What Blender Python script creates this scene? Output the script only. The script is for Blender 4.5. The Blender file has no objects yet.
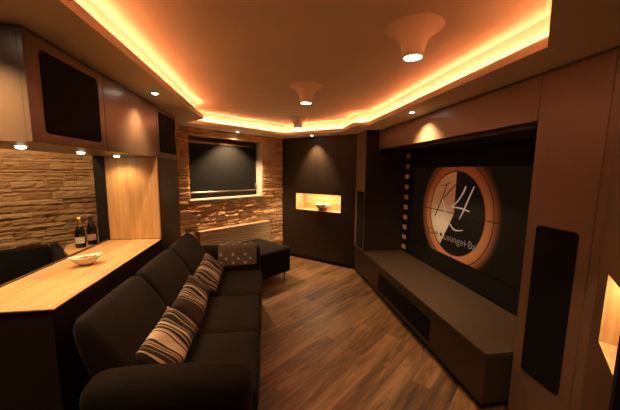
import bpy, bmesh, math, random
from mathutils import Vector, Matrix, Euler
from mathutils.geometry import tessellate_polygon
random.seed(7)
PI = math.pi
scene = bpy.context.scene
COL = scene.collection

# ------------------------------------------------------------------ camera, world, exposure
cam_data = bpy.data.cameras.new('camera')
cam = bpy.data.objects.new('camera', cam_data)
COL.objects.link(cam)
yaw, pitch, roll = (math.radians(a) for a in (9.06, 6.963, 0.62))
cam_data.sensor_width = 36
cam_data.lens = 277.0 / 620 * 36
cam_data.clip_start = 0.05
_f = Vector((math.sin(yaw) * math.cos(pitch), math.cos(yaw) * math.cos(pitch), -math.sin(pitch)))
_r = Vector((math.cos(yaw), -math.sin(yaw), 0))
_u = _r.cross(_f)
_r, _u = math.cos(roll) * _r + math.sin(roll) * _u, -math.sin(roll) * _r + math.cos(roll) * _u
cam.matrix_world = Matrix(((_r.x, _u.x, -_f.x, 0), (_r.y, _u.y, -_f.y, 0), (_r.z, _u.z, -_f.z, 1.5), (0, 0, 0, 1)))
scene.camera = cam

world = bpy.data.worlds.new('world')
scene.world = world
world.use_nodes = True
world.node_tree.nodes['Background'].inputs[0].default_value = (0.02, 0.013, 0.008, 1)
world.node_tree.nodes['Background'].inputs[1].default_value = 0.0
scene.view_settings.view_transform = 'Standard'
scene.view_settings.look = 'None'
scene.view_settings.gamma = 1
scene.view_settings.exposure = 0.0

LED = 94.0            # cove strip emission
SPOT = 5.0           # multiplier of the recessed spotlights
CONE = 8.0           # watts of the cone lamps' beam
WARM = (1.0, 0.62, 0.31)
AMBER = (1.0, 0.385, 0.185)

# ------------------------------------------------------------------ materials
class NT:
    def __init__(s, name):
        s.m = bpy.data.materials.new(name); s.m.use_nodes = True
        s.t = s.m.node_tree; s.n = s.t.nodes; s.b = s.n['Principled BSDF']
    def node(s, kind, **kw):
        n = s.n.new(kind)
        for k, v in kw.items(): setattr(n, k, v)
        return n
    def put(s, sock, v):
        if isinstance(v, bpy.types.NodeSocket): s.t.links.new(v, sock)
        else: sock.default_value = v
    def math(s, op, a, b=0.0, c=0.0):
        n = s.node('ShaderNodeMath', operation=op)
        s.put(n.inputs[0], a); s.put(n.inputs[1], b); s.put(n.inputs[2], c)
        return n.outputs[0]
    def step(s, a, lo, hi):          # smooth 0..1 between lo and hi
        n = s.node('ShaderNodeMapRange', interpolation_type='SMOOTHSTEP')
        s.put(n.inputs[0], a); s.put(n.inputs[1], lo); s.put(n.inputs[2], hi)
        return n.outputs[0]
    def mix(s, f, a, b):
        n = s.node('ShaderNodeMix', data_type='RGBA')
        s.put(n.inputs[0], f); s.put(n.inputs[6], a); s.put(n.inputs[7], b)
        return n.outputs[2]
    def coord(s, scale=(1, 1, 1), rot=(0, 0, 0), loc=(0, 0, 0), kind='Object'):
        c = s.node('ShaderNodeTexCoord'); m = s.node('ShaderNodeMapping')
        m.inputs['Scale'].default_value = scale; m.inputs['Rotation'].default_value = rot; m.inputs['Location'].default_value = loc
        s.t.links.new(c.outputs[kind], m.inputs[0])
        return m.outputs[0]
    def noise(s, vec, scale, detail=4, rough=0.5, dist=0.0):
        n = s.node('ShaderNodeTexNoise'); s.put(n.inputs['Vector'], vec)
        n.inputs['Scale'].default_value = scale; n.inputs['Detail'].default_value = detail
        n.inputs['Roughness'].default_value = rough; n.inputs['Distortion'].default_value = dist
        return n.outputs[0]
    def ramp(s, fac, stops, mode='LINEAR'):
        n = s.node('ShaderNodeValToRGB'); e = n.color_ramp.elements; n.color_ramp.interpolation = mode
        while len(e) > 1: e.remove(e[-1])
        e[0].position = stops[0][0]; e[0].color = (*stops[0][1], 1)
        for p, c in stops[1:]:
            q = e.new(p); q.color = (*c, 1)
        s.put(n.inputs[0], fac)
        return n.outputs[0]
    def bump(s, h, strength=0.2, dist=0.01):
        n = s.node('ShaderNodeBump'); n.inputs['Strength'].default_value = strength; n.inputs['Distance'].default_value = dist
        s.put(n.inputs['Height'], h); s.put(s.b.inputs['Normal'], n.outputs[0])
    def base(s, col, rough=0.5, metal=0.0, spec=0.5):
        s.put(s.b.inputs['Base Color'], col if isinstance(col, bpy.types.NodeSocket) else (*col, 1))
        s.put(s.b.inputs['Roughness'], rough); s.b.inputs['Metallic'].default_value = metal
        s.b.inputs['Specular IOR Level'].default_value = spec
        return s.m

def painted(name, col, rough=0.5, spec=0.5, var=0.12, metal=0.0):
    k = NT(name)
    n = k.noise(k.coord(), 3.0, 3)
    lo = tuple(c * (1 - var) for c in col); hi = tuple(c * (1 + var) for c in col)
    k.bump(k.noise(k.coord(), 900.0, 2), 0.03, 0.001)
    return k.base(k.ramp(n, [(0.3, lo), (0.7, hi)]), rough, metal, spec)

def glow(name, col, power):
    k = NT(name); k.base((0.02, 0.02, 0.02), 0.5)
    k.b.inputs['Emission Color'].default_value = (*col, 1); k.b.inputs['Emission Strength'].default_value = power
    return k.m

def oak(name, axis, dark=(0.40, 0.215, 0.085), light=(0.62, 0.385, 0.17)):
    k = NT(name)
    sc = [14.0, 14.0, 14.0]; sc[axis] = 0.9
    v = k.coord(tuple(sc))
    a = k.noise(v, 1.6, 6, 0.6, 0.6)
    sc2 = [60.0, 60.0, 60.0]; sc2[axis] = 2.0
    b = k.noise(k.coord(tuple(sc2)), 1.2, 3)
    f = k.math('ADD', k.math('MULTIPLY', a, 0.75), k.math('MULTIPLY', b, 0.25))
    mid = tuple((x + y) / 2 for x, y in zip(dark, light))
    k.bump(b, 0.05, 0.002)
    return k.base(k.ramp(f, [(0.32, dark), (0.5, mid), (0.66, light)]), 0.42, 0, 0.4)

def cloth(name, col, scale=420.0, rough=0.95, var=0.35):
    k = NT(name)
    c = k.coord()
    n = k.noise(c, 60.0, 5, 0.7); big = k.noise(c, 4.0, 2)
    f = k.math('ADD', k.math('MULTIPLY', n, 0.6), k.math('MULTIPLY', big, 0.4))
    w = k.noise(c, scale, 2)
    k.bump(w, 0.4, 0.002)
    k.b.inputs['Sheen Weight'].default_value = 0.02
    return k.base(k.ramp(f, [(0.3, tuple(x * (1 - var) for x in col)), (0.7, tuple(x * (1 + var) for x in col))]), rough, 0, 0.15)

M = {}
M['ceiling'] = painted('ceiling_paint', (0.82, 0.68, 0.54), 0.85, 0.2, 0.03)
M['taupe'] = painted('taupe_lacquer', (0.175, 0.115, 0.073), 0.33, 0.5, 0.05)
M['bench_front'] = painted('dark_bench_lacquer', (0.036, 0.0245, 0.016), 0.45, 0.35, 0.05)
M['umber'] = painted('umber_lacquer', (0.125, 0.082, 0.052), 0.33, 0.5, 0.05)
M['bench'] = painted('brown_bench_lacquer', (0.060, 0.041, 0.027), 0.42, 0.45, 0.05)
M['dark'] = painted('dark_brown_lacquer', (0.020, 0.0128, 0.0080), 0.46, 0.3, 0.08)
M['darker'] = painted('black_brown_lacquer', (0.022, 0.016, 0.012), 0.5, 0.35, 0.08)
M['black'] = cloth('black_speaker_cloth', (0.004, 0.004, 0.004), 600.0, 0.95, 0.2)
M['plinth'] = painted('black_plinth', (0.008, 0.006, 0.005), 0.6, 0.3)
M['wallbrown'] = painted('brown_wall_paint', (0.16, 0.11, 0.075), 0.85, 0.2)
M['oak_y'] = oak('oak_along_counter', 1)
M['oak_x'] = oak('oak_across', 0)
M['oak_z'] = oak('oak_upright', 2)
M['metal'] = painted('brushed_metal', (0.45, 0.42, 0.38), 0.3, 0.5, 0.05, 1.0)
M['chrome'] = painted('chrome_metal', (0.75, 0.72, 0.68), 0.12, 0.5, 0.02, 1.0)
M['bronze'] = painted('dark_bronze_rail', (0.10, 0.065, 0.04), 0.35, 0.5, 0.05, 0.6)
M['white'] = painted('white_paint', (0.52, 0.48, 0.42), 0.5, 0.4, 0.03)
M['radiator'] = painted('beige_enamel', (0.56, 0.43, 0.29), 0.45, 0.4, 0.03)
M['sofa'] = cloth('dark_sofa_fabric', (0.0125, 0.0094, 0.0070))
M['bench_grey'] = cloth('charcoal_upholstery', (0.012, 0.012, 0.0115))
M['throw'] = cloth('grey_brown_fleece', (0.27, 0.21, 0.155), 300.0, 0.95, 0.15)
M['star'] = cloth('cream_fleece', (0.85, 0.74, 0.58), 300.0, 0.95, 0.1)
M['porcelain'] = painted('white_porcelain', (0.78, 0.74, 0.66), 0.18, 0.5, 0.02)
M['nuts'] = painted('roasted_nuts', (0.42, 0.20, 0.06), 0.55, 0.4, 0.5)
M['bottle'] = painted('dark_green_glass', (0.006, 0.008, 0.005), 0.06, 0.6, 0.1)
M['foil_gold'] = painted('gold_foil', (0.75, 0.52, 0.20), 0.3, 0.5, 0.1, 1.0)
M['foil_black'] = painted('black_foil', (0.02, 0.015, 0.015), 0.35, 0.5, 0.1)
M['label_cream'] = painted('cream_paper', (0.62, 0.55, 0.42), 0.7, 0.2, 0.1)
M['label_rose'] = painted('rose_paper', (0.42, 0.24, 0.18), 0.6, 0.2, 0.1)
M['pod'] = painted('green_brown_leaf', (0.09, 0.075, 0.03), 0.7, 0.3, 0.4)
M['bowl_brown'] = painted('brownish', (0.38, 0.17, 0.07), 0.6, 0.3, 0.1)
M['led'] = glow('amber_led_strip', AMBER, LED)
M['bulb'] = glow('halogen_bulb', (1.0, 0.86, 0.66), 30.0)
M['bulb_soft'] = glow('soft_halogen_bulb', (1.0, 0.84, 0.62), 7.0)
M['niche_led'] = glow('niche_light_strip', (1.0, 0.74, 0.42), 24.0)

def floor_mat():
    k = NT('walnut_planks')
    v = k.coord(rot=(0, 0, -math.atan2(0.629, 0.777)))
    br = k.node('ShaderNodeTexBrick'); k.put(br.inputs['Vector'], v)
    br.offset = 0.37
    br.inputs['Scale'].default_value = 1.0; br.inputs['Brick Width'].default_value = 1.15; br.inputs['Row Height'].default_value = 0.135
    br.inputs['Mortar Size'].default_value = 0.0022; br.inputs['Mortar Smooth'].default_value = 0.4; br.inputs['Bias'].default_value = 0
    br.inputs['Color1'].default_value = (0, 0, 0, 1); br.inputs['Color2'].default_value = (1, 1, 1, 1); br.inputs['Mortar'].default_value = (0.5, 0.5, 0.5, 1)
    sep = k.node('ShaderNodeSeparateColor'); k.put(sep.inputs[0], br.outputs['Color'])
    tone = sep.outputs[0]
    off = k.node('ShaderNodeCombineXYZ'); k.put(off.inputs[0], k.math('MULTIPLY', tone, 9.0)); k.put(off.inputs[2], k.math('MULTIPLY', tone, 5.0))
    def shifted(sc):
        m = k.node('ShaderNodeVectorMath', operation='MULTIPLY'); k.put(m.inputs[0], v); m.inputs[1].default_value = sc
        a = k.node('ShaderNodeVectorMath', operation='ADD'); k.put(a.inputs[0], m.outputs[0]); k.put(a.inputs[1], off.outputs[0])
        return a.outputs[0]
    g1 = k.noise(shifted((1.6, 16.0, 1.0)), 1.0, 6, 0.62, 1.2)
    g2 = k.noise(shifted((5.0, 95.0, 1.0)), 1.0, 3, 0.6, 0.3)
    f = k.math('ADD', k.math('ADD', k.math('MULTIPLY', g1, 0.62), k.math('MULTIPLY', g2, 0.22)), k.math('MULTIPLY', tone, 0.16))
    c = k.ramp(f, [(0.34, (0.045, 0.022, 0.0095)), (0.46, (0.125, 0.066, 0.028)), (0.55, (0.195, 0.110, 0.049)), (0.66, (0.29, 0.175, 0.085))])
    c = k.mix(k.math('MULTIPLY', br.outputs['Fac'], 0.6), c, (0.03, 0.015, 0.007, 1))
    k.bump(k.math('SUBTRACT', g2, br.outputs['Fac']), 0.12, 0.003)
    return k.base(c, 0.42, 0, 0.4)
M['floor'] = floor_mat()

def stone_mat():
    k = NT('ledge_stone')
    v = k.coord()
    n = k.noise(v, 9.0, 8, 0.62); fine = k.noise(v, 70.0, 5, 0.65)
    layer = k.noise(k.coord((9, 9, 34)), 1.0, 5, 0.65, 0.8)
    at = k.node('ShaderNodeAttribute', attribute_name='tone')
    f = k.math('ADD', k.math('MULTIPLY', n, 0.5), k.math('MULTIPLY', at.outputs['Fac'], 0.5))
    c = k.ramp(f, [(0.2, (0.42, 0.24, 0.11)), (0.5, (0.56, 0.36, 0.185)), (0.8, (0.68, 0.48, 0.28))])
    h = k.math('ADD', k.math('ADD', k.math('MULTIPLY', n, 0.9), k.math('MULTIPLY', fine, 0.25)), k.math('MULTIPLY', layer, 0.6))
    k.bump(h, 0.7, 0.014)
    return k.base(c, 0.9, 0, 0.2)
M['stone'] = stone_mat()

def stripe_mat(name, shift, seed):
    rnd = random.Random(seed)
    k = NT(name)
    c = k.node('ShaderNodeTexCoord'); sp = k.node('ShaderNodeSeparateXYZ'); k.put(sp.inputs[0], c.outputs['Object'])
    wob = k.noise(k.coord(), 6.0, 2)
    t = k.math('FRACT', k.math('ADD', k.math('MULTIPLY', sp.outputs[0], 2.9), k.math('ADD', shift, k.math('MULTIPLY', wob, 0.05))))
    pal = [(0.40, 0.30, 0.21), (0.012, 0.010, 0.009), (0.028, 0.02, 0.015), (0.012, 0.010, 0.009), (0.21, 0.15, 0.10), (0.035, 0.022, 0.016), (0.50, 0.39, 0.28), (0.17, 0.14, 0.115), (0.012, 0.010, 0.010), (0.28, 0.19, 0.125)]
    stops, p, last = [], 0.0, -1
    while p < 0.985 and len(stops) < 30:
        j = rnd.randrange(len(pal))
        while j == last: j = rnd.randrange(len(pal))
        last = j
        stops.append((p, pal[j])); p += rnd.choice((0.013, 0.018, 0.022, 0.026, 0.034, 0.05))
    col = k.ramp(t, stops, 'CONSTANT')
    k.bump(k.noise(k.coord(), 420.0, 2), 0.3, 0.002)
    return k.base(col, 0.9, 0, 0.15)

def blind_mat():
    k = NT('black_pleated_blind')
    c = k.node('ShaderNodeTexCoord'); sp = k.node('ShaderNodeSeparateXYZ'); k.put(sp.inputs[0], c.outputs['Object'])
    w = k.math('SINE', k.math('MULTIPLY', sp.outputs[2], 260.0))
    n = k.noise(k.coord((1, 1, 14)), 6.0, 3)
    k.bump(k.math('ADD', k.math('MULTIPLY', w, 0.05), n), 0.25, 0.003)
    return k.base(k.ramp(n, [(0.3, (0.0050, 0.0053, 0.0058)), (0.7, (0.0075, 0.0079, 0.0086))]), 0.75, 0, 0.2)
M['blind'] = blind_mat()

# picture on the screen: local y runs along the wall (towards larger y = left in view), z up
CY, CZ = 0.042, 0.665           # centre of the countdown dial in the screen's own frame
def picture_mat():
    k = NT('screen_picture')
    c = k.node('ShaderNodeTexCoord'); sp = k.node('ShaderNodeSeparateXYZ'); k.put(sp.inputs[0], c.outputs['Object'])
    dx = k.math('MULTIPLY', k.math('SUBTRACT', CY, sp.outputs[1]), 1.06)            # to the right in the picture
    dz = k.math('SUBTRACT', sp.outputs[2], CZ)
    r = k.math('SQRT', k.math('ADD', k.math('MULTIPLY', dx, dx), k.math('MULTIPLY', dz, dz)))
    ang = k.math('ARCTAN2', dx, dz)
    R1, R2 = 0.43, 0.535
    def ring(rad, w): return k.math('SUBTRACT', 1.0, k.step(k.math('ABSOLUTE', k.math('SUBTRACT', r, rad)), w * 0.5, w))
    # glow: cream near the lower left of the dial, through orange to deep red
    gx = k.math('ADD', dx, 0.20); gz = k.math('ADD', dz, 0.13)
    gr = k.math('SQRT', k.math('ADD', k.math('MULTIPLY', gx, gx), k.math('MULTIPLY', k.math('MULTIPLY', gz, gz), 1.3)))
    inner = k.mix(k.step(dz, 0.22, -0.16), (0.30, 0.085, 0.026, 1), (0.74, 0.43, 0.20, 1))
    inner = k.mix(k.step(gr, 0.05, 0.42), inner, (0.34, 0.11, 0.035, 1))
    low = k.step(dz, 0.40, -0.45)
    outer = k.mix(low, (0.21, 0.036, 0.008, 1), (0.53, 0.14, 0.036, 1))
    col = k.mix(k.step(r, R1 - 0.004, R1 + 0.004), inner, outer)
    sector = k.math('MAXIMUM', k.step(ang, 0.0, 0.012), k.step(ang, -2.62, -2.64))
    sector = k.math('MULTIPLY', sector, k.math('SUBTRACT', 1.0, k.step(r, R1 - 0.004, R1 + 0.002)))
    black = (0.004, 0.003, 0.002, 1)
    col = k.mix(sector, col, black)
    lines = k.math('MAXIMUM', k.math('MULTIPLY', ring(R1, 0.009), 0.9), k.math('MULTIPLY', ring(R2, 0.008), 0.85))
    def hair(a, b): 
        l = k.math('SUBTRACT', 1.0, k.step(k.math('ABSOLUTE', a), 0.003, 0.006))
        return k.math('MULTIPLY', l, k.math('SUBTRACT', 1.0, k.step(r, 0.58, 0.60)))
    lines = k.math('MAXIMUM', lines, k.math('MAXIMUM', hair(dx, dz), hair(dz, dx)))
    col = k.mix(lines, col, (0.02, 0.008, 0.004, 1))
    col = k.mix(k.step(r, 0.46, 0.635), col, (0.0035, 0.0022, 0.0010, 1))
    k.base((0.006, 0.005, 0.004), 0.6, 0, 0.1)
    k.put(k.b.inputs['Emission Color'], col); k.b.inputs['Emission Strength'].default_value = 0.72
    return k.m
M['picture'] = picture_mat()
M['ink_light'] = glow('lit_letter', (0.46, 0.26, 0.18), 0.75)
M['ink_dim'] = glow('dim_lit_letter', (0.20, 0.11, 0.07), 0.7)
M['ink_dark'] = glow('dark_letter', (0.06, 0.02, 0.01), 0.4)
M['frame_pink'] = painted('pink_film_frame', (0.80, 0.56, 0.45), 0.6, 0.3, 0.1)

# ------------------------------------------------------------------ mesh helpers
def link(name, bm, mat, parent=None, smooth=False, loc=None, rot=None):
    bmesh.ops.recalc_face_normals(bm, faces=bm.faces[:])
    me = bpy.data.meshes.new(name); bm.to_mesh(me); bm.free()
    for m in (mat if isinstance(mat, (list, tuple)) else [mat]): me.materials.append(m)
    if smooth:
        for p in me.polygons: p.use_smooth = True
    o = bpy.data.objects.new(name, me); COL.objects.link(o)
    if parent: o.parent = parent
    if loc: o.location = loc
    if rot: o.rotation_euler = rot
    return o
def tag(o, label, cat, group=None, kind=None):
    o['label'] = label; o['category'] = cat
    if group: o['group'] = group
    if kind: o['kind'] = kind
    return o
def thing(name, label, cat, loc=(0, 0, 0), rz=0.0, group=None):
    o = bpy.data.objects.new(name, None); COL.objects.link(o)
    o.empty_display_size = 0.1; o.location = loc; o.rotation_euler = (0, 0, rz)
    return tag(o, label, cat, group)
def structure(name, bm, mat, **kw):
    o = link(name, bm, mat, **kw)
    if not o.parent: o['kind'] = 'structure'
    return o
def add_box(bm, lo, hi, bev=0.0, seg=2, mi=0):
    lo = Vector(lo); hi = Vector(hi)
    r = bmesh.ops.create_cube(bm, size=1.0, matrix=Matrix.Translation((lo + hi) / 2) @ Matrix.Diagonal((*(hi - lo), 1)))
    vs = r['verts']; fs = set(f for v in vs for f in v.link_faces)
    for f in fs: f.material_index = mi
    if bev:
        es = list(set(e for v in vs for e in v.link_edges))
        bmesh.ops.bevel(bm, geom=es, offset=bev, segments=seg, affect='EDGES', profile=0.5)
    return bm
def box(lo, hi, bev=0.002, seg=1): return add_box(bmesh.new(), lo, hi, bev, seg)
def add_prism(bm, pts, z0, z1, holes=(), mi=0):      # polygon in x,y extruded in z
    loops = [pts] + list(holes)
    flat = [p for l in loops for p in l]
    tris = tessellate_polygon([[Vector((p[0], p[1], 0)) for p in l] for l in loops])
    bot = [bm.verts.new((p[0], p[1], z0)) for p in flat]; top = [bm.verts.new((p[0], p[1], z1)) for p in flat]
    for t in tris:
        for vv in (bot, top):
            try: bm.faces.new([vv[i] for i in t]).material_index = mi
            except ValueError: pass
    k = 0
    for l in loops:
        n = len(l)
        for i in range(n):
            a, b = k + i, k + (i + 1) % n
            bm.faces.new((bot[a], bot[b], top[b], top[a])).material_index = mi
        k += n
    return bm
def rr(w0, h0, w1, h1, r=0.02, n=5):                  # rounded rectangle outline
    out = []
    for cx, cy, a0 in ((w1 - r, h1 - r, 0), (w0 + r, h1 - r, 90), (w0 + r, h0 + r, 180), (w1 - r, h0 + r, 270)):
        for i in range(n + 1):
            a = math.radians(a0 + 90 * i / n); out.append((cx + r * math.cos(a), cy + r * math.sin(a)))
    return out
def plate(pts, d0, d1, plane, holes=()):             # outline in (along, z), thickness d0..d1 along the third axis
    bm = add_prism(bmesh.new(), pts, d0, d1, holes)
    for v in bm.verts:
        a, z, d = v.co
        v.co = (a, d, z) if plane == 'xz' else (d, a, z)
    return bm
def add_lathe(bm, prof, n=32, mi=0, c=(0, 0)):
    rings = []
    for r, z in prof:
        rings.append([bm.verts.new((c[0] + r * math.cos(2 * PI * i / n), c[1] + r * math.sin(2 * PI * i / n), z)) for i in range(n)] if r > 1e-6 else [bm.verts.new((c[0], c[1], z))])
    for a, b in zip(rings, rings[1:]):
        for i in range(n):
            j = (i + 1) % n
            if len(a) == 1 and len(b) == 1: continue
            q = [a[0], b[j], b[i]] if len(a) == 1 else ([a[i], a[j], b[0]] if len(b) == 1 else [a[i], a[j], b[j], b[i]])
            bm.faces.new(q).material_index = mi
    return bm
def add_tube(bm, pts, rad, n=10):
    pts = [Vector(p) for p in pts]; rings = []
    for i, p in enumerate(pts):
        d = (pts[min(i + 1, len(pts) - 1)] - pts[max(i - 1, 0)]).normalized()
        s = d.orthogonal().normalized(); t = d.cross(s)
        if rings:
            s = (ref - d * ref.dot(d)).normalized(); t = d.cross(s)
        ref = s
        rr_ = rad[i] if isinstance(rad, (list, tuple)) else rad
        rings.append([bm.verts.new(p + rr_ * (math.cos(2 * PI * k / n) * s + math.sin(2 * PI * k / n) * t)) for k in range(n)])
    for a, b in zip(rings, rings[1:]):
        for k in range(n): bm.faces.new((a[k], a[(k + 1) % n], b[(k + 1) % n], b[k]))
    bm.faces.new(rings[0]); bm.faces.new(rings[-1])
    return bm
def soft_box(lo, hi, r=0.05, bulge=(0, 0, 0), n=10, shear=None):   # rounded, slightly swollen upholstery block
    lo = Vector(lo); hi = Vector(hi); c = (lo + hi) / 2; h = (hi - lo) / 2
    bm = bmesh.new(); bmesh.ops.create_cube(bm, size=2.0)
    bmesh.ops.subdivide_edges(bm, edges=bm.edges[:], cuts=n, use_grid_fill=True)
    R3 = r if isinstance(r, tuple) else (r, r, r)
    rad = [min(R3[i], h[i] * 0.98) for i in range(3)]
    for v in bm.verts:
        p = v.co.copy(); q = Vector((0, 0, 0))
        # pull grid lines towards the rims so that the rounding is well resolved
        for i in range(3):
            s = math.copysign(1, p[i]); a = abs(p[i])
            q[i] = s * (1 - (1 - a) ** 1.5) * h[i]
        inner = Vector([max(-(h[i] - rad[i]), min(h[i] - rad[i], q[i])) for i in range(3)])
        d = q - inner
        w = Vector([d[i] / rad[i] for i in range(3)])
        if w.length > 1e-6:
            m = max(abs(w[i]) for i in range(3))
            w = w.normalized() * m
            d = Vector([w[i] * rad[i] for i in range(3)])
        q = inner + d
        u = [q[i] / h[i] for i in range(3)]
        for i in range(3):
            j, k = (i + 1) % 3, (i + 2) % 3
            q[i] += bulge[i] * u[i] * max(0, 1 - u[j] ** 2) * max(0, 1 - u[k] ** 2)
        q += c
        if shear: q = shear(q)
        v.co = q
    return bm

def light(name, parent, loc, energy, size=0.03, col=WARM, angle=None, blend=0.4, rot=(0, 0, 0)):
    d = bpy.data.lights.new(name, 'SPOT')
    d.energy = energy; d.color = col; d.shadow_soft_size = size
    d.spot_size = math.radians(angle or 70); d.spot_blend = blend
    o = bpy.data.objects.new(name, d); COL.objects.link(o); o.parent = parent; o.location = loc; o.rotation_euler = rot
    return o

# frames of the slanted walls: local x runs left to right as seen from the room, local y points into the wall
UW = math.atan2(0.629, 0.777)
W0 = (0.285, 4.895)
UN = math.atan2(3.965 - 4.88, 1.32 - 0.285)
N0 = (0.285, 4.88); NL = math.hypot(1.32 - 0.285, 3.965 - 4.88)
UD = math.atan2(-math.cos(math.radians(47)), -math.sin(math.radians(47)))
D0 = (1.5, 1.0)
def loc2(o, ang, x, y=0.0): return (o[0] + x * math.cos(ang) - y * math.sin(ang), o[1] + x * math.sin(ang) + y * math.cos(ang))
HS, HC = 2.05, 2.22

# ------------------------------------------------------------------ the room shell
structure('floor', box((-3.5, -1.6, -0.05), (2.3, 5.4, 0.0), 0), M['floor'])
structure('ceiling', box((-3.5, -1.6, HC), (2.3, 5.4, HC + 0.05), 0), M['ceiling'])
HOLE = [(-0.665, -0.55), (-0.35, -0.3), (1.22, 1.107), (1.22, 3.278), (1.056, 3.33), (1.056, 3.81), (0.275, 4.45), (-0.92, 3.525), (-0.67, 3.25)]
def offset(poly, d):                                    # outward offset of a counter-clockwise polygon
    out = []; n = len(poly)
    for i in range(n):
        p0, p1, p2 = (Vector(poly[(i + k) % n]) for k in (-1, 0, 1))
        a = (p1 - p0).normalized(); b = (p2 - p1).normalized()
        na = Vector((a.y, -a.x)); nb = Vector((b.y, -b.x))
        m = (na + nb); m = m / max(0.35, m.dot(na))
        out.append(tuple(p1 + m * d))
    return out
LIP = offset(HOLE, 0.012)
bm = add_prism(bmesh.new(), [(-3.5, -1.6), (2.3, -1.6), (2.3, 5.4), (-3.5, 5.4)], HS, HS + 0.016, [HOLE])
add_prism(bm, LIP, HS + 0.016, HS + 0.045, [HOLE])
structure('ceiling_soffit', bm, M['ceiling'])
CAV = offset(HOLE, 0.07)
bm = add_prism(bmesh.new(), offset(HOLE, 0.08), HS + 0.016, HC, [CAV])
structure('trim_1', bm, M['ceiling'])
bm = bmesh.new()
add_prism(bm, offset(HOLE, 0.016), HS + 0.018, HS + 0.036, [offset(HOLE, 0.0125)])
tag(link('led_strip', bm, M['led']), 'amber light strip glowing in the ceiling cove all around the room', 'light strip')

structure('wall_back', box((-3.5, -1.6, 0), (2.3, -1.5, HS), 0), M['wallbrown'])
structure('wall_left', box((-3.5, -1.5, 0), (-3.3, 2.1, HS), 0), M['wallbrown'])
bm = add_prism(bmesh.new(), [(1.93, 1.372), (2.05, 1.372), (2.05, 4.4), (1.45, 4.05), (1.335, 3.99), (1.335, 3.6), (1.93, 3.6)], 0.0, HS)
structure('wall_right', bm, M['darker'])
structure('wall_right_rear', box((1.60, -1.5, 0), (1.75, 0.20, HS), 0), M['wallbrown'])

# stone wall with a window opening; stones are modelled one by one inside one wall mesh
WX0, WX1, WZ0, WZ1 = -1.645, -0.440, 1.092, 1.95
def stone_wall():
    rnd = random.Random(11); bm = bmesh.new(); lay = bm.verts.layers.float.new('tone')
    x_end = -4.35
    # backing
    for lo, hi in (((x_end, 0.03, 0), (WX0, 0.2, HS)), ((WX1, 0.03, 0), (0.0, 0.2, HS)), ((WX0, 0.03, 0), (WX1, 0.2, WZ0)), ((WX0, 0.03, WZ1), (WX1, 0.2, HS))):
        add_box(bm, lo, hi)
    z = 0.0
    while z < HS - 0.005:
        h = rnd.choice((0.03, 0.038, 0.045, 0.052, 0.062, 0.075))
        for lim in (WZ0, WZ1, HS):
            if z < lim < z + h + 0.012: h = lim - z
        spans = [(x_end, -0.002)]
        if z >= WZ0 - 1e-4 and z + h <= WZ1 + 1e-4: spans = [(x_end, WX0), (WX1, -0.002)]
        for a, b in spans:
            x = a
            while x < b - 0.002:
                w = rnd.uniform(0.07, 0.30)
                if b - x - w < 0.07: w = b - x
                prot = rnd.uniform(0.004, 0.020) + (0.008 if rnd.random() < 0.12 else 0)
                t = rnd.random()
                nx = max(1, int(w / 0.03)); NR = 4; wob = [rnd.uniform(-0.006, 0.006) for _ in range(NR + 1)]
                front = []
                for j in range(NR + 1):
                    row = []
                    for i in range(nx + 1):
                        edge = i in (0, nx) or j in (0, NR)
                        y = -prot + rnd.uniform(-0.0045, 0.0045) + wob[j] * 0.8 + (0.006 if edge else -0.002)
                        row.append(bm.verts.new((x + w * i / nx, y, z + h * (0.03 + 0.94 * j / NR) + (rnd.uniform(-0.0015, 0.0015) if 0 < i < nx else 0))))
                    front.append(row)
                back = [[bm.verts.new((x + w * i / nx, 0.035, z + h * j)) for i in range(nx + 1)] for j in (0, 1)]
                for r_ in front + back:
                    for v in r_: v[lay] = t
                for j in range(NR):
                    for i in range(nx): bm.faces.new((front[j][i], front[j][i + 1], front[j + 1][i + 1], front[j + 1][i]))
                for i in range(nx):
                    bm.faces.new((back[0][i], back[0][i + 1], front[0][i + 1], front[0][i]))
                    bm.faces.new((front[NR][i], front[NR][i + 1], back[1][i + 1], back[1][i]))
                for i in (0, nx):
                    bm.faces.new([back[0][i]] + [front[j][i] for j in range(NR + 1)] + [back[1][i]])
                x += w
        z += h
    return bm
o = structure('wall_window', stone_wall(), M['stone'])
o.location = (*W0, 0); o.rotation_euler = (0, 0, UW)

# window: reveal, sill, frame, pane
win = thing('window_1', 'small window with white reveal and sill in the stone wall', 'window', (*W0, 0), UW)
win['kind'] = 'structure'
bm = bmesh.new()
add_box(bm, (WX1 - 0.012, -0.004, WZ0), (WX1, 0.19, WZ1), 0.002)
add_box(bm, (WX0, 0.036, WZ0), (WX0 + 0.012, 0.19, WZ1), 0.002)
link('window_reveal', bm, M['white'], win)
link('window_sill', box((WX0 - 0.02, -0.035, WZ0 - 0.012), (WX1 + 0.008, 0.19, WZ0 + 0.010), 0.004), M['white'], win)
bm = bmesh.new()
x0, x1, z0, z1 = WX0 + 0.012, WX1 - 0.012, WZ0 + 0.010, WZ1 - 0.012
for lo, hi in (((x0, 0.15, z0), (x1, 0.19, z0 + 0.06)), ((x0, 0.15, z1 - 0.05), (x1, 0.19, z1)), ((x0, 0.15, z0), (x0 + 0.055, 0.19, z1)), ((x1 - 0.06, 0.15, z0), (x1, 0.19, z1))): add_box(bm, lo, hi, 0.004)
link('window_frame', bm, M['dark'], win)
link('pane', box((x0 + 0.05, 0.178, z0 + 0.05), (x1 - 0.05, 0.186, z1 - 0.04), 0), M['darker'], win)
bm = bmesh.new()
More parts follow.
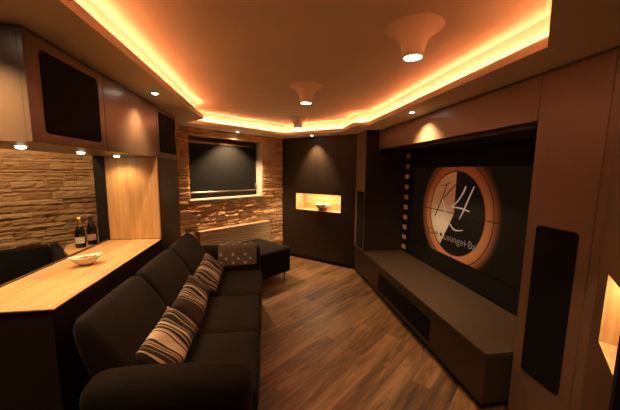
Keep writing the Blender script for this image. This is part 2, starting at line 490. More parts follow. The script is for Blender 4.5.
add_box(bm, (x1 - 0.04, 0.135, 1.24), (x1 - 0.02, 0.152, 1.30), 0.003); add_box(bm, (x1 - 0.037, 0.115, 1.265), (x1 - 0.023, 0.14, 1.285), 0.003); add_box(bm, (x1 - 0.038, 0.112, 1.20), (x1 - 0.022, 0.124, 1.29), 0.004)
link('window_handle', bm, M['metal'], win)
bl = thing('window_blind', 'black pleated blind drawn down over the small window', 'blind', (*loc2(W0, UW, (x0 + x1) / 2, 0.125), 1.12), UW)
bw = (x1 - x0) / 2
fab = bmesh.new(); npl = 44; zt, zb = 0.745, 0.075
rows = [[fab.verts.new((sx * (bw - 0.05), (0.0004 if i % 2 else -0.0004), zb + (zt - zb) * i / npl)) for sx in (-1.13, 1.0)] for i in range(npl + 1)]
for a, b in zip(rows, rows[1:]): fab.faces.new((a[0], a[1], b[1], b[0]))
for v in fab.verts: v.co.x = max(v.co.x, -bw + 0.004)
link('blind_fabric', fab, M['blind'], bl)
link('head_rail', box((-bw + 0.004, -0.018, zt), (bw - 0.03, 0.018, zt + 0.028), 0.003), M['bronze'], bl)
link('bottom_bar', box((-bw + 0.004, -0.012, zb - 0.018), (bw - 0.045, 0.012, zb), 0.003), M['metal'], bl)

# radiator under the window
RX0, RX1, RZ0, RZ1 = -1.57, -0.365, 0.16, 0.662
rad = thing('radiator', 'beige radiator with fine horizontal ribs under the window', 'radiator', (*loc2(W0, UW, (RX0 + RX1) / 2, -0.06), 0), UW)
rw = (RX1 - RX0) / 2
bm = bmesh.new(); nr = 13; prof = []
for i in range(nr):
    za = RZ0 + (RZ1 - RZ0) * i / nr; zb_ = RZ0 + (RZ1 - RZ0) * (i + 1) / nr
    prof += [(-0.016, za + 0.002), (-0.030, za + 0.010), (-0.030, zb_ - 0.007), (-0.016, zb_ - 0.001)]
prof = [(0.02, RZ0)] + prof + [(0.02, RZ1)]
va = [bm.verts.new((-rw, p[0], p[1])) for p in prof]; vb = [bm.verts.new((rw, p[0], p[1])) for p in prof]
for i in range(len(prof)): j = (i + 1) % len(prof); bm.faces.new((va[i], va[j], vb[j], vb[i]))
bm.faces.new(va); bm.faces.new(vb)
link('radiator_panel', bm, M['radiator'], rad)
link('top_cover', box((-rw - 0.004, -0.034, RZ1), (rw + 0.004, 0.05, RZ1 + 0.012), 0.003), M['radiator'], rad)
for sx in (-1, 1): link('bracket', box((sx * (rw - 0.15) - 0.02, 0.02, RZ0 - 0.159), (sx * (rw - 0.15) + 0.02, 0.045, RZ1 - 0.05), 0.002), M['radiator'], rad)

# ------------------------------------------------------------------ corner cupboard with the lit niche
NX0, NX1, NZ0, NZ1 = 0.292, 1.140, 0.857, 1.132
cup = thing('tall_cupboard', 'dark brown full height cupboard across the far corner with lit oak niche', 'cupboard', (*N0, 0), UN)
seam = 0.70
def cut_panel(xa, xb, left):
    z0_, z1_ = 0.06, HS - 0.004
    p = [(xa, z0_), (xb, z0_), (xb, z1_), (xa, z1_)]
    if left: p = [(xa, z0_), (xb, z0_), (xb, NZ0), (NX0, NZ0), (NX0, NZ1), (xb, NZ1), (xb, z1_), (xa, z1_)]
    else: p = [(xa, z0_), (xb, z0_), (xb, z1_), (xa, z1_), (xa, NZ1), (NX1, NZ1), (NX1, NZ0), (xa, NZ0)]
    return plate(p, 0.0, 0.02, 'xz')
link('door', cut_panel(0.002, seam - 0.0018, True), M['dark'], cup)
link('door', cut_panel(seam + 0.0018, NL - 0.004, False), M['dark'], cup)
bm = bmesh.new()
add_box(bm, (0.002, 0.021, 0.06), (NL - 0.004, 0.05, NZ0 - 0.02)); add_box(bm, (0.002, 0.021, NZ1 + 0.02), (NL - 0.004, 0.05, HS - 0.004))
link('carcass', bm, M['darker'], cup)
link('plinth', box((0.01, 0.03, 0.0), (NL - 0.01, 0.06, 0.06), 0), M['plinth'], cup)
bm = bmesh.new(); D = 0.26; t = 0.018
add_box(bm, (NX0 - t, 0.0005, NZ0 - t), (NX1 + t, D, NZ0 + 0.001)); add_box(bm, (NX0 - t, 0.0005, NZ1 - 0.001), (NX1 + t, D, NZ1 + t))
add_box(bm, (NX0 - t, 0.0005, NZ0), (NX0 + 0.001, D, NZ1)); add_box(bm, (NX1 - 0.001, 0.0005, NZ0), (NX1 + t, D, NZ1)); add_box(bm, (NX0 - t, D, NZ0 - t), (NX1 + t, D + t, NZ1 + t))
nl = link('niche_lining', bm, M['oak_x'], cup)
link('light_bar', box((NX0 + 0.04, 0.04, NZ1 - 0.0025), (NX1 - 0.04, 0.16, NZ1 - 0.0012), 0), M['niche_led'], nl)

# bowl in the niche
bx, by = loc2(N0, UN, 0.77, 0.09)
bo = thing('decorative_bowl', 'white bowl with a terracotta foot inside the lit corner niche', 'bowl', (bx, by, NZ0 + 0.0015), UN)
bo.scale = (1.0, 1.0, 1.55)
link('bowl_lower', add_lathe(bmesh.new(), [(0, 0), (0.065, 0), (0.082, 0.02), (0.10, 0.038), (0.09, 0.042), (0, 0.03)]), M['bowl_brown'], bo, True)  # lower part of the bowl, coloured brown below the white rim
bm = add_lathe(bmesh.new(), [(0.0, 0.034), (0.08, 0.034), (0.115, 0.045), (0.132, 0.066), (0.128, 0.072), (0.10, 0.064), (0.05, 0.058), (0, 0.056)])
link('bowl_rim', bm, M['porcelain'], bo, True)
bm = bmesh.new(); rnd = random.Random(4)
for i in range(7):
    a = rnd.uniform(0, 2 * PI); r_ = rnd.uniform(0.0, 0.05)
    bmesh.ops.create_icosphere(bm, subdivisions=2, radius=rnd.uniform(0.014, 0.02), matrix=Matrix.Translation((r_ * math.cos(a), r_ * math.sin(a), 0.068)) @ Matrix.Rotation(a, 4, 'Z') @ Matrix.Diagonal((1.3, 1, 0.8, 1)))
add_tube(bm, [(0.0, 0, 0.075), (0.004, 0, 0.09), (0.014, 0, 0.10)], [0.01, 0.007, 0.003])
tag(link('dried_pods', bm, M['pod'], None, True, (bx, by, NZ0 + 0.036), (0, 0, UN)), 'dark dried pods heaped in the white niche bowl', 'potpourri', kind='stuff')

# ------------------------------------------------------------------ media wall on the right
XR = 1.5
colm = thing('speaker_column', 'narrow dark column with slit speaker grille left of the screen', 'speaker', (1.32, 3.6, 0))
link('column_panel', box((0.0, 0.0, 0.402), (0.013, 0.385, HS - 0.004)), M['taupe'], colm)
link('speaker_grille', plate(rr(0.012, 0.425, 0.275, 1.225, 0.012), -0.006, 0.001, 'yz'), M['black'], colm)

ben = thing('media_bench', 'long low brown bench running under the screen', 'bench', (1.32, 1.38, 0))
BL = 2.60
bm = add_prism(bmesh.new(), [(0.0, 0.0), (0.608, 0.0), (0.608, 2.218), (0.012, 2.218), (0.0, 2.58)], 0.375, 0.40)
bmesh.ops.bevel(bm, geom=[e for e in bm.edges if len(e.link_faces) == 2 and e.calc_face_angle(0) > 0.6], offset=0.003, segments=1, affect='EDGES')
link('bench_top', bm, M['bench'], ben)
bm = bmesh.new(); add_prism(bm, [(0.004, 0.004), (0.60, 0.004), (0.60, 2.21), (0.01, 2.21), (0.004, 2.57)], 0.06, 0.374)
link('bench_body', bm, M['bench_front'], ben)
link('plinth', box((0.03, 0.05, 0.0), (0.05, 2.56, 0.06), 0), M['plinth'], ben)
link('speaker_grille', plate(rr(0.585, 0.105, 1.64, 0.30, 0.012), -0.002, 0.006, 'yz'), M['black'], ben)

tag(link('fascia_panel', box((XR, 1.374, 1.792), (XR + 0.02, 3.598, HS - 0.006), 0.002), M['taupe']), 'long brown fascia panel above the recessed screen', 'panel')
bm = bmesh.new(); add_box(bm, (XR + 0.021, 1.374, 1.80), (1.928, 3.598, 1.82)); add_box(bm, (XR + 0.06, 1.374, 1.765), (XR + 0.09, 3.598, 1.80))
structure('trim_2', bm, M['darker'])

spk = thing('speaker_cabinet', 'tall brown front panel with large black grille right of the screen', 'speaker', (XR, 1.04, 0))
bm = plate([(0.002, 0.02), (0.330, 0.02), (0.330, HS - 0.005), (0.002, HS - 0.005)], 0, 0.02, 'yz')
link('front_panel', bm, M['taupe'], spk)
link('side_panel', box((0.021, 0.312, 0.0), (0.55, 0.330, HS - 0.005), 0), M['darker'], spk)
link('speaker_grille', plate(rr(0.057, 0.345, 0.270, 1.215, 0.02), -0.005, 0.001, 'yz'), M['black'], spk)
link('plinth', box((0.02, 0.0, 0.0), (0.04, 0.312, 0.02), 0), M['plinth'], spk)

# slanted cabinet nearest the camera on the right, with its own oak niche
dc = thing('corner_cabinet', 'brown slanted cabinet at the right edge with lit oak niche', 'cabinet', (*D0, 0), UD)
QX0, QX1, QZ0, QZ1 = 0.172, 0.430, 0.803, 1.098
bm = plate([(0.0, 0.0), (0.445, 0.0), (0.445, HS - 0.005), (0.0, HS - 0.005)], 0, 0.02, 'xz', [[(QX0, QZ0), (QX1, QZ0), (QX1, QZ1), (QX0, QZ1)]])
link('front_panel', bm, M['taupe'], dc)
bm = bmesh.new(); D = 0.22
add_box(bm, (QX0 - t, 0.0005, QZ0 - t), (QX1 + t, D, QZ0 + 0.001)); add_box(bm, (QX0 - t, 0.0005, QZ1 - 0.001), (QX1 + t, D, QZ1 + t))
add_box(bm, (QX0 - t, 0.0005, QZ0), (QX0 + 0.001, D, QZ1)); add_box(bm, (QX1 - 0.001, 0.0005, QZ0), (QX1 + t, D, QZ1)); add_box(bm, (QX0 - t, D, QZ0 - t), (QX1 + t, D + t, QZ1 + t))
nl = link('niche_lining', bm, M['oak_z'], dc)
link('light_bar', box((QX0 + 0.02, 0.03, QZ1 - 0.0025), (QX1 - 0.02, 0.13, QZ1 - 0.0012), 0), M['niche_led'], nl)
link('corner_strip', box((XR, 1.0, 0.0), (XR + 0.02, 1.039, HS - 0.005), 0), M['taupe'])
cs = bpy.data.objects['corner_strip']; tag(cs, 'narrow brown filler strip beside the tall speaker panel', 'panel')
sd = tag(link('end_panel', box((0.450, -0.004, 0.0), (0.49, 0.62, HS - 0.005), 0.002), M['plinth'], None, False, (*D0, 0), (0, 0, UD)), 'black upright end panel at the lower right edge', 'panel')

# ------------------------------------------------------------------ the screen
scr = thing('projection_screen', 'dark wall screen showing a countdown dial logo', 'screen', (1.905, 2.5, 0.42))
link('screen_surround', box((0.0, -1.12, -0.018), (0.02, 1.095, 1.33), 0.002), M['black'], scr)
bm = bmesh.new()
vs = [bm.verts.new(p) for p in ((-0.003, -0.83, 0.203), (-0.003, 0.86, 0.203), (-0.003, 0.86, 1.137), (-0.003, -0.83, 1.137), (0.001, -0.83, 0.203), (0.001, 0.86, 0.203), (0.001, 0.86, 1.137), (0.001, -0.83, 1.137))]
for q in ((0, 1, 2, 3), (4, 5, 6, 7), (0, 1, 5, 4), (1, 2, 6, 5), (2, 3, 7, 6), (3, 0, 4, 7)): bm.faces.new([vs[i] for i in q])
pic = link('picture', bm, M['picture'], scr)
def stroke(name, pts, widths, mat):        # brushed stroke: pts as (right, up) offsets from the dial centre
    P = [Vector((0, p[0], p[1])) for p in pts]; n = 8 * (len(P) - 1); bm = bmesh.new(); L = []
    def cr(i, f):
        g = lambda k: P[max(0, min(len(P) - 1, k))]
        a, b, c, d = g(i - 1), g(i), g(i + 1), g(i + 2)
        return 0.5 * ((2 * b) + (c - a) * f + (2 * a - 5 * b + 4 * c - d) * f * f + (3 * b - a - 3 * c + d) * f ** 3)
    C_ = [cr(min(int(i / 8), len(P) - 2), i / 8 - min(int(i / 8), len(P) - 2)) for i in range(n + 1)]
    for i, p in enumerate(C_):
        d = (C_[min(i + 1, n)] - C_[max(i - 1, 0)]).normalized(); nrm = Vector((0, -d.z, d.y))
        f = i / 8; k = min(int(f), len(widths) - 2); w = widths[k] + (widths[k + 1] - widths[k]) * (f - k); w *= 0.78
        q = [p + nrm * w / 2, p - nrm * w / 2]
        L.append([bm.verts.new((x, CY - v.y, CZ + v.z)) for x in (-0.0045, -0.0035) for v in q])
    for a, b in zip(L, L[1:]):
        for i, j in ((0, 1), (1, 3), (3, 2), (2, 0)): bm.faces.new((a[i], a[j], b[j], b[i]))
    return link(name, bm, mat, pic)
STROKES = [
 ('letter_k_stem', [(-0.145, 0.285), (-0.21, 0.14), (-0.285, -0.01), (-0.325, -0.075)], [0.014, 0.022, 0.022, 0.010], 'ink_dark'),
 ('letter_k_serif', [(-0.25, 0.272), (-0.17, 0.285), (-0.08, 0.315)], [0.010, 0.016, 0.010], 'ink_dark'),
 ('letter_k_arm', [(0.04, 0.335), (-0.06, 0.25), (-0.15, 0.17), (-0.235, 0.11)], [0.012, 0.018, 0.018, 0.010], 'ink_dark'),
 ('letter_k_tail', [(-0.21, 0.135), (-0.15, 0.02), (-0.08, -0.09), (0.02, -0.165), (0.15, -0.145)], [0.012, 0.018, 0.022, 0.024, 0.008], 'ink_light'),
 ('numeral_four_slant', [(0.14, 0.285), (0.11, 0.22), (0.04, 0.13), (-0.045, 0.065)], [0.026, 0.022, 0.018, 0.018], 'ink_light'),
 ('numeral_four_bar', [(-0.05, 0.062), (0.04, 0.066), (0.13, 0.062), (0.215, 0.050)], [0.018, 0.018, 0.022, 0.014], 'ink_light'),
 ('numeral_four_stem', [(0.25, 0.29), (0.19, 0.17), (0.125, 0.03), (0.08, -0.045)], [0.014, 0.022, 0.022, 0.012], 'ink_light'),
]
for s_ in STROKES: stroke(s_[0], s_[1], s_[2], M[s_[3]])
def words(name, txt, right, up, size, mat):
    c = bpy.data.curves.new(name, 'FONT'); c.body = txt; c.size = size; c.extrude = 0.0006; c.offset = 0.0
    tmp = bpy.data.objects.new(name, c); COL.objects.link(tmp)
    dg = bpy.context.evaluated_depsgraph_get()
    me = bpy.data.meshes.new_from_object(tmp.evaluated_get(dg)); COL.objects.unlink(tmp); bpy.data.objects.remove(tmp)
    me.transform(Matrix(((0, 0, -1, -0.004), (-1, 0, 0, CY - right), (0, 1, 0, CZ + up), (0, 0, 0, 1))))
    me.materials.clear(); me.materials.append(mat)
    o = bpy.data.objects.new(name, me); COL.objects.link(o); o.parent = pic
    return o
def spark(name, right, up, R, mat, n=5, ratio=0.42):
    pts = [(CY - right + R * (1 if i % 2 == 0 else ratio) * math.sin(PI * i / n), CZ + up + R * (1 if i % 2 == 0 else ratio) * math.cos(PI * i / n)) for i in range(2 * n)]
    return link(name, plate(pts, -0.0048, -0.0036, 'yz'), mat, pic)
words('word_cine', 'Cine', -0.435, -0.29, 0.104, M['ink_dark'])
spark('star_mark', -0.19, -0.262, 0.034, M['ink_dark'])
words('word_lounge', 'Lounge', -0.145, -0.30, 0.104, M['ink_dim'])
spark('cross_mark', 0.185, -0.268, 0.040, M['ink_dim'], 4, 0.22)
words('word_bar', 'Bar', 0.225, -0.30, 0.104, M['ink_dim'])

# film strip up the left side of the screen
fs = thing('film_strip', 'vertical black film strip with pale square frames left of the screen', 'decoration', (1.905, 3.525, 0.42))
link('strip', box((-0.008, -0.075, -0.005), (-0.0008, 0.060, 1.36), 0), M['plinth'], fs)
for i in range(10):
    zc = (1.716 - 0.42) - i * (1.716 - 0.469) / 9
    link('film_frame', plate(rr(-0.045, zc - 0.030, 0.055, zc + 0.030, 0.008), -0.0105, -0.0075, 'yz'), M['frame_pink'], fs)

# ------------------------------------------------------------------ bar side on the left
XL = -0.93
GZ0 = 1.607
cb = thing('bar_counter', 'dark brown bar counter base behind the sofa', 'counter', (XL, 1.32, 0))
link('front_panel', box((-0.03, 0.0, 0.0), (-0.008, 1.28, 0.8795), 0), M['dark'], cb)
link('end_panel', box((-0.43, 0.002, 0.0), (-0.031, 0.024, 0.8795), 0), M['dark'], cb)
link('rear_panel', box((-0.43, 0.025, 0.0), (-0.41, 1.28, 0.8795), 0), M['darker'], cb)
wt = thing('bar_worktop', 'long light oak worktop on the bar counter', 'worktop', (XL, 1.315, 0.880))
link('worktop_slab', box((-0.425, 0.0, 0.0), (0.004, 1.284, 0.007), 0.001), M['oak_y'], wt)
link('back_rail', box((-0.443, 0.0, 0.0), (-0.4255, 1.284, 0.014), 0.002), M['bronze'], wt)

def upper_bay(y0, y1, label, grille=None, mat='umber'):
    u = thing('wall_cabinet', label, 'cabinet', (XL, y0, GZ0))
    h = HS - 0.006 - GZ0
    w = y1 - y0
    link('carcass', box((-0.50, 0.0, 0.0), (-0.0203, w - 0.001, h), 0), M['umber'], u)
    link('door', box((-0.02, 0.0, 0.0), (0.0, w - 0.003, h), 0.001), M[mat], u)
    if grille:
        g0, g1, z0_, z1_ = grille
        link('speaker_grille', plate(rr(g0 - y0, z0_ - GZ0, g1 - y0, z1_ - GZ0, 0.02), -0.001, 0.005, 'yz'), M['black'], u)
upper_bay(1.305, 1.845, 'brown wall cabinet with big black grille nearest the camera on the left', (1.383, 1.785, 1.650, 1.992))
upper_bay(1.847, 2.643, 'plain brown wall cabinet with bright spotlight pool on its door')
upper_bay(2.645, 3.17, 'brown wall cabinet with black grille beside the stone wall', (2.69, 3.125, 1.655, 2.005))

tw = thing('side_cabinet', 'dark brown tall side cabinet between bar opening and stone wall', 'cabinet', (XL, 2.628, 0))
link('front_panel', box((-0.02, 0.0, 0.0), (0.0, 0.542, GZ0 - 0.002), 0.002), M['dark'], tw)
link('carcass', box((-0.50, 0.0, 0.0), (-0.021, 0.542, GZ0 - 0.002), 0), M['darker'], tw)
op = tag(link('oak_panel', box((-1.345, 2.603, 0.889), (-0.934, 2.627, GZ0 - 0.003), 0.001), M['oak_z']), 'upright light oak panel closing the far end of the bar worktop', 'panel')
tag(link('frame_post', box((-1.43, 2.596, 0.0), (-1.347, 2.627, GZ0 - 0.002), 0.001), M['plinth']), 'black upright post at the edge of the oak panel', 'post')

# bar room behind the opening
bb = thing('corner_bench', 'charcoal corner bench in the bar room against stone wall', 'bench', (*loc2(W0, UW, -3.05, -0.03), 0), UW)
link('backrest', soft_box((-1.15, -0.13, 0.10), (0.0, -0.005, 0.785), 0.012, n=4), M['bench_grey'], bb)
link('side_rest', soft_box((0.003, -0.64, 0.10), (0.07, -0.005, 0.785), 0.012, n=4), M['bench_grey'], bb)
link('seat', soft_box((-1.15, -0.60, 0.10), (0.0, -0.135, 0.43), 0.03, (0, 0, 0.01), n=6), M['bench_grey'], bb)
link('base', box((-1.12, -0.56, 0.0), (0.06, -0.03, 0.10), 0), M['plinth'], bb)
lg = thing('bar_ledge', 'small oak ledge with two bottles behind the bar opening', 'shelf', (-1.45, 2.45, 0))
link('ledge_top', add_prism(bmesh.new(), [(0.0, -0.20), (0.0, 0.17), (-0.20, 0.17), (-0.205, 0.10), (-0.115, -0.07)], 0.838, 0.862), M['oak_x'], lg)
link('ledge_base', add_prism(bmesh.new(), [(-0.005, -0.17), (-0.005, 0.16), (-0.07, 0.16), (-0.07, -0.04)], 0.0, 0.837), M['darker'], lg)

def bottle(x, y, foil, lab, label, h=0.285):
    b = thing('champagne_bottle', label, 'bottle', (x, y, 0.8625), 0.6, 'bottles on the bar ledge')
    k = h / 0.30; b.scale = (0.88, 0.88, 0.86)
    link('glass_body', add_lathe(bmesh.new(), [(0, 0), (0.036, 0), (0.040, 0.006), (0.040, 0.135), (0.036, 0.165), (0.022, 0.205), (0.0155, 0.235), (0.0145, 0.285 * k), (0.0, 0.286 * k)], 28), M['bottle'], b, True)
    link('foil', add_lathe(bmesh.new(), [(0.0228, 0.205), (0.0163, 0.236), (0.0153, 0.27 * k), (0.0165, 0.275 * k), (0.0160, 0.30 * k), (0.0, 0.302 * k)], 24), M[foil], b, True)
    bm = bmesh.new(); n = 14
    a0 = -PI / 2 - 0.6 + 0.35
    L = [[bm.verts.new((0.0406 * math.cos(a0 - 1.05 + 2.1 * i / n), 0.0406 * math.sin(a0 - 1.05 + 2.1 * i / n), z)) for i in range(n + 1)] for z in (0.045, 0.105)]
    for i in range(n): bm.faces.new((L[0][i], L[0][i + 1], L[1][i + 1], L[1][i]))
    link('paper_label', bm, M[lab], b, True)
    return b
bottle(-1.497, 2.47, 'foil_gold', 'label_cream', 'dark champagne bottle with gold foil neck and pale label')
bottle(-1.468, 2.572, 'foil_black', 'label_rose', 'dark champagne bottle with black neck and rosy label')

# snack dish on the worktop
dish = thing('snack_dish', 'white boat shaped dish on the oak worktop', 'dish', (-1.145, 1.925, 0.8875), math.radians(36))
def boat(n=36):
    bm = bmesh.new(); rings = []
    prof = [(0.0, 0.0), (0.35, 0.0), (0.62, 0.012), (0.88, 0.032), (1.0, 0.044), (0.97, 0.045), (0.84, 0.034), (0.58, 0.016), (0.3, 0.006), (0, 0.006)]
    for r, z in prof:
        if r == 0: rings.append([bm.verts.new((0, 0, z))]); continue
        row = []
        for i in range(n):
            a = 2 * PI * i / n; ca, sa = math.cos(a), math.sin(a)
            lift = 0.010 * abs(ca) ** 3 * r
            row.append(bm.verts.new((0.083 * r * ca * (1 + 0.08 * abs(ca) ** 4), 0.052 * r * sa, z * 1.2 + lift)))
        rings.append(row)
    for a, b in zip(rings, rings[1:]):
        for i in range(n):
            j = (i + 1) % n
            q = [a[0], b[j], b[i]] if len(a) == 1 else ([a[i], a[j], b[0]] if len(b) == 1 else [a[i], a[j], b[j], b[i]])
            bm.faces.new(q)
    return bm
link('dish_body', boat(), M['porcelain'], dish, True)
bm = bmesh.new(); rnd = random.Random(9)
for i in range(20):
    x_, y_ = rnd.uniform(-0.045, 0.048), rnd.uniform(-0.022, 0.022)
    bmesh.ops.create_icosphere(bm, subdivisions=2, radius=rnd.uniform(0.008, 0.012), matrix=Matrix.Translation((x_, y_, 0.036 + rnd.uniform(0, 0.018))) @ Matrix.Rotation(rnd.uniform(0, 6), 4, 'Z') @ Matrix.Diagonal((1.35, 0.9, 0.8, 1)))
tag(link('nuts', bm, M['nuts'], None, True, (-1.145, 1.925, 0.8875), (0, 0, math.radians(36))), 'roasted nuts heaped in the boat shaped dish', 'nuts', kind='stuff')

# ------------------------------------------------------------------ sofa
SX0, SX1, SY0, SY1 = -0.90, -0.05, 1.07, 3.125
sofa = thing('sofa', 'long dark brown fabric sofa with its back to the bar counter', 'sofa', (0, 0, 0))
link('frame', soft_box((SX0 + 0.02, SY0 + 0.02, 0.05), (SX1 - 0.015, SY1 - 0.02, 0.29), 0.03, n=6), M['sofa'], sofa, True)
ys = [1.25, 1.80, 2.35, 2.955]
for a, b in zip(ys, ys[1:]):
    link('seat_cushion', soft_box((-0.66, a + 0.002, 0.27), (SX1, b - 0.002, 0.435), 0.035, (0.008, 0.0, 0.016), n=10), M['sofa'], sofa, True)
def lean(q):
    u = (q.x + 0.84) / 0.34; back = -0.76 - (q.z - 0.60) * 0.30
    front = -0.50 - (q.z - 0.43) * (0.56 if q.z > 0.43 else 0.2)
    return Vector((back + u * (front - back), q.y, q.z))
yb = [1.22, 1.785, 2.36, 2.955]
for a, b in zip(yb, yb[1:]):
    link('back_cushion', soft_box((-0.84, a + 0.001, 0.28), (-0.50, b - 0.001, 0.862), (0.14, 0.022, 0.16), (0.012, 0.0, 0.004), n=14, shear=lean), M['sofa'], sofa, True)
for y0, y1 in ((SY0, 1.245), (2.955, SY1)):
    arm = link('armrest', soft_box((-0.735, y0, 0.30), (-0.07, y1, 0.662 if y0 < 2 else 0.685), 0.07, (0.0, 0.01, 0.008), n=10, shear=(lambda q: Vector((q.x, q.y, q.z - max(0.0, q.x + 0.5) * 0.075))) if y0 < 2 else None), M['sofa'], sofa, True)
for x_ in (-0.80, -0.14):
    for y_ in (1.15, 3.05):
        link('foot', add_lathe(bmesh.new(), [(0, 0), (0.018, 0), (0.024, 0.06), (0, 0.06)], 16, 0, (x_, y_)), M['chrome'], sofa, True)

# striped pillows leaning on the back cushions
def pillow(cx, cy, cz, w, h, th, rot, mat, label):
    bm = bmesh.new(); n = 18; V = {}
    for s in (1, -1):
        for i in range(n + 1):
            for j in range(n + 1):
                if s == -1 and (i in (0, n) or j in (0, n)): V[s, i, j] = V[1, i, j]; continue
                u = -1 + 2 * i / n; v = -1 + 2 * j / n
                e = max(0.0, (1 - u ** 6) * (1 - v ** 4)) ** 0.5
                x = u * w / 2 * (1 - 0.05 * (1 - v * v)); y = v * h / 2 * (1 - 0.05 * (1 - u * u))
                wr = 0.006 * math.sin(7 * u + 3 * v + cy * 9) * e
                V[s, i, j] = bm.verts.new((x, y, s * (th / 2 * e + wr) + (0.0 if s == 1 else 0.0)))
    for s in (1, -1):
        for i in range(n):
            for j in range(n): bm.faces.new((V[s, i, j], V[s, i + 1, j], V[s, i + 1, j + 1], V[s, i, j + 1]))
    o = link('striped_pillow', bm, mat, None, True, (cx, cy, cz), None)
    o.rotation_mode = 'XYZ'; o.rotation_euler = rot
    return tag(o, label, 'pillow', 'striped pillows on the sofa')
# local x along the sofa (stripes run across it), local y up the lean
def lean_rot(tilt, yawz=0.0, rollx=0.0):
    # x -> +Y, y -> up and towards the back, z -> out to the room
    b = Matrix(((0, -math.sin(tilt), math.cos(tilt)), (1, 0, 0), (0, math.cos(tilt), math.sin(tilt)))).to_3x3()
    return (Matrix.Rotation(yawz, 3, 'Z') @ b @ Matrix.Rotation(rollx, 3, 'Z')).to_euler()
TL = math.radians(48)
pillow(-0.534, 1.545, 0.553, 0.50, 0.25, 0.10, lean_rot(TL), stripe_mat('wide_stripe_fabric', 0.13, 21), 'striped pillow nearest the camera, by the sofa front armrest')
pillow(-0.539, 2.06, 0.556, 0.54, 0.24, 0.10, lean_rot(TL, 0.05, 0.04), stripe_mat('brown_stripe_fabric', 0.42, 5), 'striped pillow in the middle of the row of three')
pillow(-0.519, 2.595, 0.563, 0.53, 0.245, 0.10, lean_rot(TL, -0.06, 0.10), stripe_mat('pink_stripe_fabric', 0.71, 33), 'striped pillow farthest along, by the star blanket')

# star blanket over the far armrest
def throw_mesh():
    bm = bmesh.new(); x0, x1 = -0.505, -0.105
    yf, yk, zt = 2.936, 3.14, 0.700
    path = [(yf - 0.004, 0.50), (yf - 0.003, 0.58), (yf, 0.635), (yf + 0.022, 0.68), (yf + 0.05, zt), ((yf + yk) / 2, zt + 0.004), (yk - 0.05, zt), (yk - 0.022, 0.68), (yk, 0.635), (yk + 0.004, 0.5)]
    nx = 14; rows = []
    for k, (y, z) in enumerate(path):
        row = []
        for i in range(nx + 1):
            f = i / nx; x = x0 + (x1 - x0) * f
            wv = 0.003 * math.sin(f * 9 + k) if k in (0, 1, 8, 9) else 0
            row.append(bm.verts.new((x, y - abs(wv), z + (0.012 * (f - 0.5) if k == 0 else 0))))
        rows.append(row)
    for a, b in zip(rows, rows[1:]):
        for i in range(nx): bm.faces.new((a[i], a[i + 1], b[i + 1], b[i]))
    geo = bmesh.ops.solidify(bm, geom=bm.faces[:], thickness=0.006)
    # stars woven on: rows measured down the front, then over the top
    def star(cx, cy, cz, ex, ey, R=0.021):
        pts = []
        for i in range(10):
            r = R * (1 if i % 2 == 0 else 0.45); a = PI * i / 5
            p = Vector((cx, cy, cz)) + ex * (r * math.sin(a)) + ey * (r * math.cos(a)); pts.append(bm.verts.new(p))
        c = bm.verts.new((cx, cy, cz))
        for i in range(10):
            f = bm.faces.new((c, pts[i], pts[(i + 1) % 10])); f.material_index = 1
    for r_, z in enumerate((0.53, 0.575, 0.62)):
        for i in range(4):
            x = -0.475 + 0.125 * i + (0.055 if r_ % 2 else 0.0)
            if x < x1 - 0.02: star(x, yf - 0.0145, z, Vector((1, 0, 0)), Vector((0, 0, 1)))
    for r_, y in enumerate((yf + 0.055, yf + 0.125)):
        for i in range(4):
            x = -0.475 + 0.125 * i + (0.055 if r_ % 2 else 0.0)
            if x < x1 - 0.02: star(x, y, zt + 0.0135, Vector((1, 0, 0)), Vector((0, 1, 0)))
    return bm
tag(link('star_blanket', throw_mesh(), [M['throw'], M['star']]), 'grey brown blanket with cream stars over the far sofa armrest', 'blanket')

# ottoman behind the far armrest, squared to the window wall
oc = Vector((0.345, 3.72)); ua = Vector((-0.777, -0.629)); ub = Vector((-0.629, 0.777))
ott = thing('ottoman', 'dark brown fabric ottoman on chrome feet beneath the radiator', 'ottoman', (oc.x, oc.y, 0), UW)
OL, OW = 0.60, 0.74     # local x from -OL to 0, local y from 0 to OW
link('ottoman_cushion', soft_box((-OL, 0.0, 0.29), (0.0, OW, 0.465), 0.04, (0, 0, 0.012), n=10), M['sofa'], ott, True)
link('ottoman_base', soft_box((-OL + 0.01, 0.01, 0.12), (-0.01, OW - 0.01, 0.30), 0.02, n=6), M['sofa'], ott, True)
for x_ in (-OL + 0.07, -0.07):
    for y_ in (0.07, OW - 0.07): link('leg', add_lathe(bmesh.new(), [(0, 0), (0.014, 0), (0.014, 0.125), (0, 0.125)], 14, 0, (x_, y_)), M['chrome'], ott, True)

# ------------------------------------------------------------------ lamps
def cone_lamp(x, y, label):
    l = thing('cone_lamp', label, 'ceiling lamp', (x, y, HC), 0, 'cone lamps on the ceiling')
    prof = [(0.142, 0.0), (0.132, -0.005), (0.108, -0.016), (0.086, -0.034), (0.070, -0.058), (0.060, -0.086), (0.054, -0.116), (0.051, -0.140), (0.045, -0.140), (0.047, -0.118), (0.049, -0.09), (0.0, -0.09)]
    link('lamp_shade', add_lathe(bmesh.new(), prof, 40), M['ceiling'], l, True)
    link('bulb', add_lathe(bmesh.new(), [(0, -0.134), (0.0445, -0.134), (0.0445, -0.130), (0, -0.130)], 32), M['bulb'], l)
    light('beam', l, (0, 0, -0.146), CONE, 0.05, WARM, 130, 0.8)
cone_lamp(0.748, 1.40, 'white cone shaped ceiling lamp nearest the camera')
cone_lamp(0.348, 2.46, 'white cone shaped ceiling lamp, the middle one of three')
cone_lamp(0.437, 3.87, 'white cone shaped ceiling lamp farthest away in the corner')

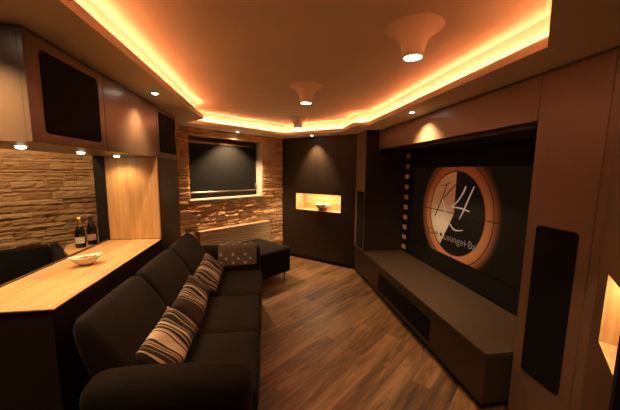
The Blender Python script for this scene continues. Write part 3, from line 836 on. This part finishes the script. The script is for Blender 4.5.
def downlight(x, y, z, energy, label, group, size=0.032, angle=76, blend=0.45, bulb='bulb', tilt=(0, 0)):
    l = thing('recessed_spotlight', label, 'spotlight', (x, y, z), 0, group)
    link('trim_ring', add_lathe(bmesh.new(), [(size * 0.7, -0.0005), (size, -0.0005), (size, -0.004), (size * 0.85, -0.006), (size * 0.7, -0.003), (size * 0.7, -0.0005)], 28), M['metal'], l, True)
    link('bulb', add_lathe(bmesh.new(), [(0, -0.011), (size * 0.3, -0.0098), (size * 0.52, -0.0065), (size * 0.66, -0.002), (size * 0.66, -0.001), (0, -0.001)], 24), M[bulb], l)
    light('beam', l, (0, 0, -0.016), energy * SPOT, 0.02, WARM, angle, blend, (math.radians(tilt[0]), math.radians(tilt[1]), 0))
G1 = 'recessed spotlights in the soffit'
downlight(-0.79, 2.245, HS, 8.5, 'recessed spotlight in the soffit above the plain wall cabinet', G1, blend=1.0, angle=96, tilt=(0, 12))
downlight(1.335, 2.46, HS, 24, 'recessed spotlight in the soffit above the screen fascia', G1, blend=1.0, angle=104, tilt=(0, -16))
downlight(-0.395, 4.17, HS, 36, 'recessed spotlight in the soffit above the window', G1, angle=110, blend=0.6, tilt=(8, 6))
downlight(0.705, 4.315, HS, 26, 'recessed spotlight in the soffit before the corner cupboard', G1, blend=0.95, angle=84, tilt=(8, -7))
downlight(-1.08, 1.08, HS, 13, 'recessed spotlight in the soffit by the wall cabinet end', G1, blend=1.0, angle=100, tilt=(14, 0))
downlight(0.95, 0.55, HS, 8, 'recessed spotlight in the soffit by the slanted right cabinet', G1)
downlight(-1.72, 2.25, HS, 5, 'recessed spotlight over the bar room bench', G1, angle=168, blend=0.3)
downlight(-2.35, 1.72, HS, 5, 'recessed spotlight farther left in the bar room', G1, angle=168, blend=0.3)
G2 = 'spotlights under the bar cabinets'
for x_, y_, lb in ((-1.20, 1.606, 'nearest the camera'), (-1.193, 2.05, 'middle one'), (-1.185, 2.478, 'beside the oak panel')):
    downlight(x_, y_, GZ0 - 0.001, 1.9 if y_ > 2.3 else 3.8, 'flat spotlight under the bar wall cabinets, ' + lb, G2, 0.036, 140, 0.8)
